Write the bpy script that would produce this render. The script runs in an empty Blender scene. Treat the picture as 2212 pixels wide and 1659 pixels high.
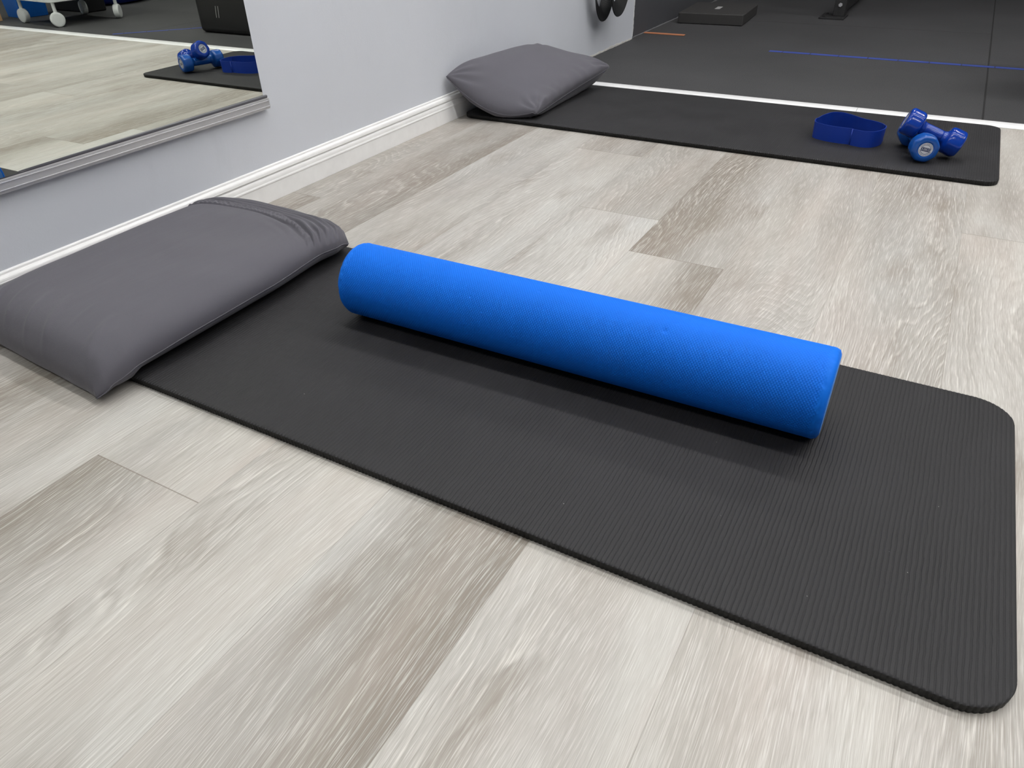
import bpy, math, random
import numpy as np
from mathutils import Vector, Matrix, noise
random.seed(7)
C = bpy.data.collections.new('scene'); bpy.context.scene.collection.children.link(C)
sc = bpy.context.scene

# ------------------------------------------------------------------ camera
cam_d = bpy.data.cameras.new('camera'); cam = bpy.data.objects.new('camera', cam_d)
sc.collection.objects.link(cam); sc.camera = cam
cam_d.sensor_width = 36.0; cam_d.lens = 25.431; cam_d.clip_start = 0.02
Rm = [[0.87210626, 0.2636631, -0.41220437], [0.48888104, -0.50504052, 0.71128714], [-0.02063974, -0.82183687, -0.56934889]]
# rows: world axes seen in camera coordinates (x right, y down, z forward)
cam.matrix_world = Matrix(((Rm[0][0], -Rm[0][1], -Rm[0][2], 1.6335), (Rm[1][0], -Rm[1][1], -Rm[1][2], 0.0),
                           (Rm[2][0], -Rm[2][1], -Rm[2][2], 0.75), (0, 0, 0, 1)))
# ------------------------------------------------------------------ world, exposure
w = bpy.data.worlds.new('world'); sc.world = w; w.use_nodes = True
w.node_tree.nodes['Background'].inputs[0].default_value = (0.9, 0.95, 1.0, 1)
w.node_tree.nodes['Background'].inputs[1].default_value = 0.05
sc.view_settings.view_transform = 'Standard'; sc.view_settings.look = 'None'
sc.view_settings.exposure = 0.0; sc.view_settings.gamma = 1.0; sc.view_settings.use_curve_mapping = False
LAMP = 63.0
LAMP_COL = (1.0, 0.985, 0.96)
CEIL = 3.2
# rows of fixtures: closely set over the studio floor, wider apart over the gym
LAMP_ROWS = [(-1.05, [1.1, 3.4]), (1.15, [0.72, 2.10, 3.48, 4.86]), (2.95, [0.72, 2.10, 3.48, 4.86]), (4.95, [0.9, 3.1, 5.3])]

# ------------------------------------------------------------------ helpers
def obj(name, verts, faces, mat=None, parent=None, smooth=False, loc=None):
    me = bpy.data.meshes.new(name)
    me.from_pydata([tuple(v) for v in verts], [], [tuple(f) for f in faces])
    if smooth:
        me.polygons.foreach_set('use_smooth', [True] * len(me.polygons))
    me.update()
    o = bpy.data.objects.new(name, me); C.objects.link(o)
    mats = mat if isinstance(mat, (list, tuple)) else [mat]
    for m in mats:
        if m: me.materials.append(m)
    if parent: o.parent = parent
    if loc is not None: o.location = loc
    return o

def tag(o, label, cat, group=None, kind=None):
    o['label'] = label; o['category'] = cat
    if group: o['group'] = group
    if kind: o['kind'] = kind
    return o

def struct(o, label=None, cat=None):
    o['kind'] = 'structure'
    if label: o['label'] = label; o['category'] = cat
    return o

def empty(name, loc, label, cat, group=None, rz=0.0):
    o = bpy.data.objects.new(name, None); C.objects.link(o)
    o.location = loc; o.rotation_euler = (0, 0, rz); o.empty_display_size = 0.1
    return tag(o, label, cat, group)

class MB:
    def __init__(s): s.v = []; s.f = []; s.mi = []
    def add(s, v, f, mi=0):
        n = len(s.v); s.v += [tuple(a) for a in v]; s.f += [tuple(i + n for i in q) for q in f]; s.mi += [mi] * len(f)
    def box(s, x0, x1, y0, y1, z0, z1, mi=0):
        s.add([(x0,y0,z0),(x1,y0,z0),(x1,y1,z0),(x0,y1,z0),(x0,y0,z1),(x1,y0,z1),(x1,y1,z1),(x0,y1,z1)],
              [(3,2,1,0),(4,5,6,7),(0,1,5,4),(1,2,6,5),(2,3,7,6),(3,0,4,7)], mi)
    def tube(s, p0, p1, r0, r1=None, n=20, mi=0):
        r1 = r0 if r1 is None else r1
        p0 = Vector(p0); p1 = Vector(p1); d = (p1 - p0).normalized()
        a = d.orthogonal().normalized(); b = d.cross(a)
        v = [p + (a * math.cos(t) + b * math.sin(t)) * r for p, r in ((p0, r0), (p1, r1)) for t in [2*math.pi*i/n for i in range(n)]]
        f = [(i, (i+1) % n, n + (i+1) % n, n + i) for i in range(n)] + [tuple(range(n-1, -1, -1)), tuple(range(n, 2*n))]
        s.add(v, f, mi)
    def lathe(s, prof, n=48, M=None, mi=0, shape=None):
        """prof: (axial, radius) rows revolved round local x axis."""
        M = M or Matrix.Identity(4); v = []; f = []
        for (a, r) in prof:
            for i in range(n):
                t = 2*math.pi*i/n; k = shape(t, a) if shape else 1.0
                v.append(M @ Vector((a, r*k*math.cos(t), r*k*math.sin(t))))
        for j in range(len(prof)-1):
            for i in range(n):
                f.append((j*n+i, (j+1)*n+i, (j+1)*n+(i+1) % n, j*n+(i+1) % n))
        f.append(tuple(range(n))); f.append(tuple(range((len(prof)-1)*n + n-1, (len(prof)-1)*n-1, -1)))
        s.add(v, f, mi)
    def extrude(s, prof, y0, y1, mi=0):
        """prof: (x,z) loop extruded along y."""
        n = len(prof)
        v = [(x, y0, z) for x, z in prof] + [(x, y1, z) for x, z in prof]
        f = [(i, (i+1) % n, n+(i+1) % n, n+i) for i in range(n)] + [tuple(range(n-1, -1, -1)), tuple(range(n, 2*n))]
        s.add(v, f, mi)
    def build(s, name, mat, parent=None, smooth=False, bevel=0, loc=None, seg=3):
        o = obj(name, s.v, s.f, mat, parent, smooth, loc)
        if isinstance(mat, (list, tuple)):
            o.data.polygons.foreach_set('material_index', s.mi)
        if bevel:
            b = o.modifiers.new('bevel', 'BEVEL'); b.width = bevel; b.segments = seg; b.limit_method = 'ANGLE'; b.angle_limit = 0.6
            o.data.polygons.foreach_set('use_smooth', [True]*len(o.data.polygons))
            o.modifiers.new('wn', 'WEIGHTED_NORMAL').keep_sharp = True
        return o

# ------------------------------------------------------------------ material helpers
def newmat(name):
    m = bpy.data.materials.new(name); m.use_nodes = True
    nt = m.node_tree; b = nt.nodes['Principled BSDF']
    return m, nt, b
def N(nt, typ, **kw):
    n = nt.nodes.new(typ)
    for k, v in kw.items():
        if k.startswith('i_'): n.inputs[k[2:].replace('_', ' ')].default_value = v
        else: setattr(n, k, v)
    return n
def L(nt, a, b): nt.links.new(a, b)
def math_n(nt, op, a, b=None, c=None, clamp=False):
    n = nt.nodes.new('ShaderNodeMath'); n.operation = op; n.use_clamp = clamp
    for i, x in enumerate((a, b, c)):
        if x is None: continue
        if isinstance(x, (int, float)): n.inputs[i].default_value = x
        else: nt.links.new(x, n.inputs[i])
    return n.outputs[0]
def mix_c(nt, f, a, b, mode='MIX'):
    n = nt.nodes.new('ShaderNodeMix'); n.data_type = 'RGBA'; n.blend_type = mode
    for sock, x in ((n.inputs[0], f), (n.inputs[6], a), (n.inputs[7], b)):
        if isinstance(x, (int, float)): sock.default_value = x
        elif isinstance(x, tuple): sock.default_value = x if len(x) == 4 else (*x, 1)
        else: nt.links.new(x, sock)
    return n.outputs[2]
def ramp(nt, f, lo, hi):
    n = nt.nodes.new('ShaderNodeMapRange'); n.clamp = True
    nt.links.new(f, n.inputs[0]); n.inputs[1].default_value = lo; n.inputs[2].default_value = hi
    return n.outputs[0]
def combine(nt, x, y, z):
    n = nt.nodes.new('ShaderNodeCombineXYZ')
    for i, a in enumerate((x, y, z)):
        if isinstance(a, (int, float)): n.inputs[i].default_value = a
        else: nt.links.new(a, n.inputs[i])
    return n.outputs[0]
def noise_n(nt, vec, scale=1.0, detail=2.0, rough=0.5):
    n = nt.nodes.new('ShaderNodeTexNoise'); n.inputs['Scale'].default_value = scale
    n.inputs['Detail'].default_value = detail; n.inputs['Roughness'].default_value = rough
    if vec is not None: nt.links.new(vec, n.inputs['Vector'])
    return n.outputs['Fac']
def bump_n(nt, b, h, dist, strength=1.0):
    n = nt.nodes.new('ShaderNodeBump'); n.inputs['Distance'].default_value = dist; n.inputs['Strength'].default_value = strength
    nt.links.new(h, n.inputs['Height']); nt.links.new(n.outputs[0], b.inputs['Normal']); return n
def objco(nt):
    return nt.nodes.new('ShaderNodeTexCoord').outputs['Object']

def simple(name, col, rough=0.5, metal=0.0, spec=0.5, noise_amt=0.06, nscale=30.0, bump=0.0, bscale=300.0, coat=0.0):
    m, nt, b = newmat(name)
    co = objco(nt); f = noise_n(nt, co, nscale, 3)
    c = mix_c(nt, f, tuple(x*(1-noise_amt) for x in col), tuple(min(1, x*(1+noise_amt)) for x in col))
    L(nt, c, b.inputs['Base Color'])
    b.inputs['Roughness'].default_value = rough; b.inputs['Metallic'].default_value = metal
    b.inputs['Specular IOR Level'].default_value = spec; b.inputs['Coat Weight'].default_value = coat
    if bump: bump_n(nt, b, noise_n(nt, co, bscale, 3), bump)
    return m

# ---- wood look vinyl
def mat_vinyl():
    m, nt, b = newmat('pale oak vinyl')
    at = N(nt, 'ShaderNodeAttribute', attribute_name='tone').outputs['Fac']
    sd = N(nt, 'ShaderNodeAttribute', attribute_name='seed').outputs['Fac']
    uv = N(nt, 'ShaderNodeUVMap', uv_map='UVMap').outputs[0]
    sp = N(nt, 'ShaderNodeSeparateXYZ'); L(nt, uv, sp.inputs[0]); u, v = sp.outputs[0], sp.outputs[1]
    s100 = math_n(nt, 'MULTIPLY', sd, 91.0)
    def st(a, c, off=0.0): return combine(nt, math_n(nt, 'MULTIPLY', u, a), math_n(nt, 'MULTIPLY', v, c), math_n(nt, 'ADD', s100, off))
    # broad bands / patches
    band = noise_n(nt, st(9.0, 0.9, 3.0), 1.0, 3, 0.55)
    patch = noise_n(nt, st(7.0, 2.6, 9.0), 1.0, 2, 0.5)
    tone = math_n(nt, 'ADD', at, math_n(nt, 'MULTIPLY', math_n(nt, 'SUBTRACT', band, 0.5), 1.45))
    tone = math_n(nt, 'ADD', tone, math_n(nt, 'MULTIPLY', math_n(nt, 'SUBTRACT', patch, 0.5), 0.7), clamp=True)
    # growth rings: contour lines of a stretched noise
    fld = noise_n(nt, st(3.8, 0.75, 17.0), 1.0, 1.5, 0.45)
    wob = noise_n(nt, st(40.0, 14.0, 23.0), 1.0, 2)
    h = math_n(nt, 'ADD', math_n(nt, 'MULTIPLY', u, 88.0), math_n(nt, 'MULTIPLY', fld, 41.0))
    h = math_n(nt, 'ADD', h, math_n(nt, 'MULTIPLY', wob, 1.1))
    fr = math_n(nt, 'FRACT', h)
    ring = math_n(nt, 'SUBTRACT', 1.0, ramp(nt, math_n(nt, 'ABSOLUTE', math_n(nt, 'SUBTRACT', fr, 0.5)), 0.03, 0.20))
    dark = math_n(nt, 'SUBTRACT', 1.0, ramp(nt, math_n(nt, 'ABSOLUTE', math_n(nt, 'SUBTRACT', fr, 0.76)), 0.03, 0.20))
    brk = ramp(nt, noise_n(nt, st(120.0, 9.0, 31.0), 1.0, 2), 0.36, 0.62)
    msk = ramp(nt, noise_n(nt, st(5.0, 1.2, 37.0), 1.0, 1), 0.38, 0.58)
    ring = math_n(nt, 'MULTIPLY', math_n(nt, 'MULTIPLY', ring, brk), math_n(nt, 'ADD', 0.12, math_n(nt, 'MULTIPLY', msk, 0.88)))
    dark = math_n(nt, 'MULTIPLY', dark, math_n(nt, 'ADD', 0.1, math_n(nt, 'MULTIPLY', msk, 0.9)))
    # fine pores (white filled) and fine darker strokes, drawn along the grain and bent by the same field
    bend = math_n(nt, 'ADD', math_n(nt, 'MULTIPLY', u, 780.0), math_n(nt, 'MULTIPLY', fld, 120.0))
    f1 = noise_n(nt, combine(nt, bend, math_n(nt, 'MULTIPLY', v, 17.0), s100), 1.0, 3, 0.6)
    bend2 = math_n(nt, 'ADD', math_n(nt, 'MULTIPLY', u, 1500.0), math_n(nt, 'MULTIPLY', fld, 220.0))
    f2 = noise_n(nt, combine(nt, bend2, math_n(nt, 'MULTIPLY', v, 24.0), math_n(nt, 'ADD', s100, 5.0)), 1.0, 2, 0.6)
    pore = ramp(nt, f1, 0.50, 0.68)
    ring = math_n(nt, 'MULTIPLY', ring, math_n(nt, 'ADD', 0.25, math_n(nt, 'MULTIPLY', ramp(nt, f1, 0.40, 0.60), 0.75)))
    dark = math_n(nt, 'MULTIPLY', dark, math_n(nt, 'ADD', 0.25, math_n(nt, 'MULTIPLY', ramp(nt, f2, 0.60, 0.40), 0.75)))
    fine = ramp(nt, f2, 0.32, 0.60)
    base = mix_c(nt, tone, (0.240, 0.212, 0.180), (0.525, 0.508, 0.472))
    warm = noise_n(nt, st(5.0, 1.5, 51.0), 1.0, 2)
    base = mix_c(nt, ramp(nt, warm, 0.35, 0.7), base, mix_c(nt, 1.0, base, (0.97, 1.0, 1.035), 'MULTIPLY'))
    base = mix_c(nt, ramp(nt, noise_n(nt, st(8.0, 2.0, 61.0), 1.0, 2), 0.45, 0.75), base, mix_c(nt, 1.0, base, (1.03, 0.985, 0.97), 'MULTIPLY'))
    # knots
    vo = N(nt, 'ShaderNodeTexVoronoi', voronoi_dimensions='2D'); vo.inputs['Scale'].default_value = 1.0
    kw = math_n(nt, 'MULTIPLY', noise_n(nt, st(22.0, 9.0, 77.0), 1.0, 2), 0.35)
    L(nt, combine(nt, math_n(nt, 'ADD', math_n(nt, 'ADD', math_n(nt, 'MULTIPLY', u, 4.2), s100), kw), math_n(nt, 'ADD', math_n(nt, 'MULTIPLY', v, 1.5), math_n(nt, 'MULTIPLY', kw, 0.7)), 0.0), vo.inputs['Vector'])
    kn = math_n(nt, 'SUBTRACT', 1.0, ramp(nt, vo.outputs['Distance'], 0.0, 0.17))
    base = mix_c(nt, math_n(nt, 'MULTIPLY', kn, 0.6), base, (0.235, 0.2, 0.165))
    base = mix_c(nt, math_n(nt, 'MULTIPLY', math_n(nt, 'SUBTRACT', 1.0, fine), 0.36), base, (0.24, 0.205, 0.17))
    base = mix_c(nt, math_n(nt, 'MULTIPLY', pore, 0.52), base, (0.70, 0.69, 0.66))
    base = mix_c(nt, math_n(nt, 'MULTIPLY', dark, 0.30), base, (0.21, 0.18, 0.15))
    base = mix_c(nt, math_n(nt, 'MULTIPLY', ring, 0.55), base, (0.72, 0.70, 0.65))
    # joints between planks
    eu = math_n(nt, 'MINIMUM', u, math_n(nt, 'SUBTRACT', 0.2356, u))
    ev = N(nt, 'ShaderNodeAttribute', attribute_name='endd').outputs['Fac']
    gap = math_n(nt, 'SUBTRACT', 1.0, ramp(nt, eu, 0.0002, 0.0009))
    gap2 = math_n(nt, 'SUBTRACT', 1.0, ramp(nt, ev, 0.0004, 0.0014))
    base = mix_c(nt, math_n(nt, 'MULTIPLY', gap, 0.30), base, (0.16, 0.13, 0.10))
    base = mix_c(nt, math_n(nt, 'MULTIPLY', gap2, 0.7), base, (0.16, 0.13, 0.10))
    # thin random scuffs
    L(nt, base, b.inputs['Base Color'])
    rr = math_n(nt, 'ADD', 0.40, math_n(nt, 'MULTIPLY', f1, 0.16)); L(nt, rr, b.inputs['Roughness'])
    b.inputs['Specular IOR Level'].default_value = 0.45
    hh = math_n(nt, 'ADD', math_n(nt, 'MULTIPLY', f1, -1.0), math_n(nt, 'MULTIPLY', f2, -0.5))
    hh = math_n(nt, 'SUBTRACT', hh, math_n(nt, 'MULTIPLY', gap, 1.5))
    bump_n(nt, b, hh, 0.0004, 0.55)
    return m

def mat_rubber():
    m, nt, b = newmat('black rubber flooring')
    co = objco(nt)
    f = noise_n(nt, co, 260.0, 3, 0.7); g = noise_n(nt, co, 1.6, 4, 0.6)
    c = mix_c(nt, ramp(nt, f, 0.3, 0.75), (0.020, 0.020, 0.0215), (0.066, 0.0655, 0.069))
    c = mix_c(nt, ramp(nt, g, 0.3, 0.75), c, mix_c(nt, 1.0, c, (1.35, 1.35, 1.35), 'MULTIPLY'))
    vo = N(nt, 'ShaderNodeTexVoronoi'); vo.inputs['Scale'].default_value = 45.0; L(nt, co, vo.inputs['Vector'])
    sp = math_n(nt, 'SUBTRACT', 1.0, ramp(nt, vo.outputs['Distance'], 0.03, 0.07))
    sp = math_n(nt, 'MULTIPLY', sp, ramp(nt, noise_n(nt, co, 12.0, 2), 0.52, 0.7))
    c = mix_c(nt, math_n(nt, 'MULTIPLY', sp, 0.5), c, (0.22, 0.22, 0.22))
    uv = N(nt, 'ShaderNodeUVMap', uv_map='UVMap').outputs[0]
    s = N(nt, 'ShaderNodeSeparateXYZ'); L(nt, uv, s.inputs[0])
    ed = math_n(nt, 'MINIMUM', s.outputs[0], s.outputs[1])
    gap = math_n(nt, 'SUBTRACT', 1.0, ramp(nt, ed, 0.001, 0.0045))
    c = mix_c(nt, math_n(nt, 'MULTIPLY', gap, 0.8), c, (0.008, 0.008, 0.008))
    L(nt, c, b.inputs['Base Color']); b.inputs['Roughness'].default_value = 0.72
    b.inputs['Specular IOR Level'].default_value = 0.4
    bump_n(nt, b, math_n(nt, 'SUBTRACT', noise_n(nt, co, 420.0, 3), math_n(nt, 'MULTIPLY', gap, 3.0)), 0.0012, 0.6)
    return m

def mat_foam_mat(name='black foam mat', dusty_unshaded=True):
    m, nt, b = newmat(name)
    co = objco(nt)
    f = noise_n(nt, co, 7.0, 4, 0.6); g = noise_n(nt, co, 600.0, 2)
    c = mix_c(nt, ramp(nt, f, 0.3, 0.7), (0.0125, 0.0122, 0.0137), (0.0205, 0.0202, 0.0225))
    c = mix_c(nt, math_n(nt, 'MULTIPLY', g, 0.35), c, (0.030, 0.0295, 0.0315))
    vo = N(nt, 'ShaderNodeTexVoronoi'); vo.inputs['Scale'].default_value = 38.0; L(nt, co, vo.inputs['Vector'])
    d = math_n(nt, 'SUBTRACT', 1.0, ramp(nt, vo.outputs['Distance'], 0.018, 0.034))
    sel = N(nt, 'ShaderNodeSeparateColor'); L(nt, vo.outputs['Color'], sel.inputs[0])
    d = math_n(nt, 'MULTIPLY', d, ramp(nt, sel.outputs[0], 0.72, 0.76))
    c = mix_c(nt, math_n(nt, 'MULTIPLY', d, 0.8), c, (0.55, 0.54, 0.52))
    if not dusty_unshaded: c = mix_c(nt, g, (0.0055, 0.0055, 0.0055), (0.009, 0.009, 0.009))  # mat sides near-black: their shade is painted into the foam colour
    L(nt, c, b.inputs['Base Color'])
    L(nt, math_n(nt, 'ADD', 0.50, math_n(nt, 'MULTIPLY', f, 0.22)), b.inputs['Roughness'])
    b.inputs['Specular IOR Level'].default_value = 0.34
    bump_n(nt, b, g, 0.0003, 0.5)
    return m

def mat_wall(name, col, bumpd=0.0007):
    m, nt, b = newmat(name)
    co = objco(nt)
    g = noise_n(nt, co, 2.2, 4, 0.6)
    c = mix_c(nt, ramp(nt, g, 0.3, 0.7), tuple(x*0.975 for x in col), tuple(min(1, x*1.02) for x in col))
    # scuffs low down
    mp = N(nt, 'ShaderNodeMapping'); mp.inputs['Scale'].default_value = (9, 9, 2.5); L(nt, co, mp.inputs[0])
    sc_ = ramp(nt, noise_n(nt, mp.outputs[0], 1.0, 4, 0.7), 0.60, 0.80)
    c = mix_c(nt, math_n(nt, 'MULTIPLY', sc_, 0.25), c, tuple(x*0.80 for x in col))
    # pits and paint specks
    vo = N(nt, 'ShaderNodeTexVoronoi'); vo.inputs['Scale'].default_value = 9.0; L(nt, co, vo.inputs['Vector'])
    sel = N(nt, 'ShaderNodeSeparateColor'); L(nt, vo.outputs['Color'], sel.inputs[0])
    d = math_n(nt, 'SUBTRACT', 1.0, ramp(nt, vo.outputs['Distance'], 0.014, 0.028))
    dk = math_n(nt, 'MULTIPLY', d, ramp(nt, sel.outputs[0], 0.78, 0.82)); lt = math_n(nt, 'MULTIPLY', d, ramp(nt, sel.outputs[1], 0.70, 0.74))
    c = mix_c(nt, math_n(nt, 'MULTIPLY', dk, 0.6), c, tuple(x*0.35 for x in col))
    c = mix_c(nt, math_n(nt, 'MULTIPLY', lt, 0.6), c, tuple(min(1, x*1.35) for x in col))
    L(nt, c, b.inputs['Base Color']); b.inputs['Roughness'].default_value = 0.55
    b.inputs['Specular IOR Level'].default_value = 0.35
    hb = math_n(nt, 'ADD', noise_n(nt, co, 210.0, 3, 0.6), math_n(nt, 'MULTIPLY', noise_n(nt, co, 24.0, 3), 1.5))
    bump_n(nt, b, hb, bumpd, 0.5)
    return m

def mat_fabric(name, col):
    m, nt, b = newmat(name)
    co = objco(nt)
    g = noise_n(nt, co, 5.0, 3, 0.6)
    c = mix_c(nt, g, tuple(x*0.93 for x in col), tuple(x*1.07 for x in col))
    L(nt, c, b.inputs['Base Color']); b.inputs['Roughness'].default_value = 0.78
    b.inputs['Specular IOR Level'].default_value = 0.25
    b.inputs['Sheen Weight'].default_value = 0.12; b.inputs['Sheen Roughness'].default_value = 0.4
    mp = N(nt, 'ShaderNodeMapping'); mp.inputs['Scale'].default_value = (14, 3.5, 14); mp.inputs['Rotation'].default_value = (0, 0, 0.9); L(nt, co, mp.inputs[0])
    h = math_n(nt, 'ADD', math_n(nt, 'MULTIPLY', noise_n(nt, mp.outputs[0], 1.0, 4, 0.55), 6.0), noise_n(nt, co, 900.0, 2))
    bump_n(nt, b, h, 0.0006, 0.6)
    return m

M_vinyl = mat_vinyl(); M_rub = mat_rubber(); M_mat = mat_foam_mat(); M_mat_shade = mat_foam_mat('black foam edge with painted shade', False)
M_wall = mat_wall('pale blue grey wall paint', (0.645, 0.67, 0.725))
M_wall_dark = mat_wall('charcoal wall paint', (0.075, 0.077, 0.085))
M_wall_white = mat_wall('white wall paint', (0.72, 0.73, 0.75))
M_ceil = simple('grey ceiling', (0.30, 0.30, 0.31), 0.8)
M_wall_far = mat_wall('mid grey wall paint', (0.22, 0.23, 0.25))
M_bb = simple('white gloss trim paint', (0.87, 0.87, 0.87), 0.28, bump=0.0002, bscale=60)
M_strip = simple('white metal transition strip', (0.86, 0.86, 0.87), 0.25, bump=0.0001, bscale=80)
M_fab = mat_fabric('grey cotton cover', (0.108, 0.105, 0.124))
M_fab2 = mat_fabric('grey cotton pillow cover', (0.112, 0.109, 0.128))
M_roll = simple('bright blue foam', (0.003, 0.155, 0.74), 0.6, spec=0.18, noise_amt=0.05, nscale=12, bump=0.0001, bscale=900)
M_rollend = simple('paler blue foam core', (0.10, 0.30, 0.80), 0.8, noise_amt=0.1, nscale=200, bump=0.0005, bscale=400)
M_vin = simple('glossy blue vinyl', (0.004, 0.038, 0.30), 0.14, spec=0.5, noise_amt=0.04, nscale=20, bump=0.0006, bscale=45)
M_vin2 = simple('glossy mid blue vinyl', (0.006, 0.075, 0.34), 0.20, spec=0.5, noise_amt=0.04, nscale=20, bump=0.0005, bscale=45)
M_band = simple('dark blue latex', (0.004, 0.034, 0.30), 0.45, spec=0.45, noise_amt=0.05, nscale=20)
M_lab = simple('white label', (0.62, 0.64, 0.70), 0.35)
M_labink = simple('navy label ink', (0.012, 0.03, 0.10), 0.35)
M_alu = simple('brushed aluminium', (0.55, 0.55, 0.57), 0.42, metal=0.55, noise_amt=0.03)
M_alu2 = simple('polished aluminium ridge', (0.85, 0.85, 0.87), 0.2, metal=0.6)
M_gask = simple('dark grey rail lip', (0.11, 0.11, 0.125), 0.4)
M_black = simple('black rubber', (0.012, 0.013, 0.014), 0.45)
M_steel = simple('black powder coated steel', (0.017, 0.017, 0.018), 0.5, bump=0.0002, bscale=500)
M_pad = simple('charcoal foam pad', (0.035, 0.034, 0.034), 0.7, bump=0.0006, bscale=400)
M_box = simple('matt black foam box', (0.008, 0.008, 0.009), 0.5, bump=0.0004, bscale=300)
M_mark = simple('pale grey printed mark', (0.40, 0.40, 0.40), 0.6)
M_orange = simple('orange strip', (0.50, 0.20, 0.10), 0.5)
M_whitepl = simple('white plastic', (0.66, 0.68, 0.68), 0.35)
M_bluebin = simple('blue plastic', (0.006, 0.12, 0.50), 0.4)
M_blueball = simple('dark blue vinyl cushion', (0.004, 0.02, 0.20), 0.4)
M_brown = simple('pale brown wood', (0.40, 0.24, 0.12), 0.6)

def mat_tape():
    m, nt, b = newmat('blue floor tape')
    s = N(nt, 'ShaderNodeSeparateXYZ'); L(nt, objco(nt), s.inputs[0])
    t = math_n(nt, 'ABSOLUTE', math_n(nt, 'SUBTRACT', math_n(nt, 'FRACT', math_n(nt, 'MULTIPLY', s.outputs[0], 7.3)), 0.5))
    k = math_n(nt, 'SUBTRACT', 1.0, ramp(nt, t, 0.012, 0.03))
    c = mix_c(nt, noise_n(nt, objco(nt), 40.0, 3), (0.030, 0.055, 0.27), (0.05, 0.085, 0.36))
    c = mix_c(nt, k, c, (0.01, 0.015, 0.06))
    L(nt, c, b.inputs['Base Color']); b.inputs['Roughness'].default_value = 0.5
    return m
M_tape = mat_tape()

m, nt, b = newmat('mirror silvering')
b.inputs['Base Color'].default_value = (0.80, 0.83, 0.77, 1); b.inputs['Metallic'].default_value = 1.0
b.inputs['Roughness'].default_value = 0.0
M_mirror = m
m, nt, b = newmat('lamp diffuser')
b.inputs['Base Color'].default_value = (0.9, 0.9, 0.9, 1); b.inputs['Emission Color'].default_value = (*LAMP_COL, 1)
b.inputs['Emission Strength'].default_value = LAMP
M_lamp = m

# ================================================================== room shell
X1, Y0, Y1 = 8.0, -3.2, 9.2
PW = 0.2356; PX0 = 0.1208 - PW; PLEN = 1.83
def vinyl_floor():
    # explicit tones for the planks the photograph shows: (column, order from joint) -> (left tone, right tone)
    joints = {0: 1.515, 1: 0.95, 2: 1.05, 3: 0.449, 4: 1.79, 5: 1.573, 6: 0.90, 7: 1.02, 8: 2.047, 9: 0.9}
    tones = {(0, 0): (0.45, 0.35), (0, -1): (0.15, 0.05), (1, 0): (0.55, 0.00), (1, -1): (0.70, 0.20), (2, 0): (0.65, 0.55), (2, -1): (0.62, 0.66),  # plank tones; far planks darkened further to paint in weaker light there
             (3, 0): (0.62, 0.72), (3, -1): (0.02, 0.85), (4, 0): (0.60, 0.42), (4, -1): (0.62, 0.98),
             (5, 0): (-0.22, 0.50), (5, -1): (0.86, -0.10), (6, 0): (0.45, 0.60), (6, -1): (0.88, 0.85), (6, -2): (0.95, 0.80),
             (7, 0): (0.55, 0.50), (7, -1): (0.72, 0.85), (7, -2): (0.85, 0.95), (8, 0): (0.62, 0.60), (8, -1): (0.62, 0.80), (8, -2): (0.85, 0.9)}
    V = []; F = []; UV = []; T = []; S = []; E = []
    rnd = random.Random(11); yend = 3.16; cols = int(math.ceil((X1 - PX0) / PW))
    for c in range(cols):
        j = joints.get(c, rnd.uniform(0, PLEN))
        k0 = int(math.floor((Y0 - j) / PLEN))
        k = k0
        while j + k*PLEN < yend:
            ya, yb = j + k*PLEN, j + (k+1)*PLEN
            a, bb = tones.get((c, k), (rnd.uniform(0.15, 0.9), rnd.uniform(0.15, 0.9)))
            seed = rnd.random()
            ys = sorted(set([max(ya, Y0), min(yb, yend)]))
            ylo, yhi = max(ya, Y0), min(yb, yend)
            xa, xb = PX0 + c*PW, PX0 + (c+1)*PW
            cuts = [ylo, min(ylo + 0.004, yhi), max(yhi - 0.004, ylo), yhi]
            for q in range(3):
                if cuts[q+1] - cuts[q] < 1e-6: continue
                n = len(V); V += [(xa, cuts[q], 0), (xb, cuts[q], 0), (xb, cuts[q+1], 0), (xa, cuts[q+1], 0)]
                F.append((n, n+1, n+2, n+3))
                UV += [(0, cuts[q]-ya), (PW, cuts[q]-ya), (PW, cuts[q+1]-ya), (0, cuts[q+1]-ya)]
                T += [a, bb, bb, a]; S += [seed]*4
                for yy in (cuts[q], cuts[q], cuts[q+1], cuts[q+1]): E.append(min(abs(yy - ya), abs(yb - yy), 0.05))
            k += 1
    o = obj('floor', V, F, M_vinyl)
    me = o.data
    uvl = me.uv_layers.new(name='UVMap'); uvl.data.foreach_set('uv', [x for p in UV for x in p])
    for nm, dat in (('tone', T), ('seed', S), ('endd', E)):
        a = me.attributes.new(nm, 'FLOAT', 'CORNER'); a.data.foreach_set('value', dat)
    return struct(o)
vinyl_floor()

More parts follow.
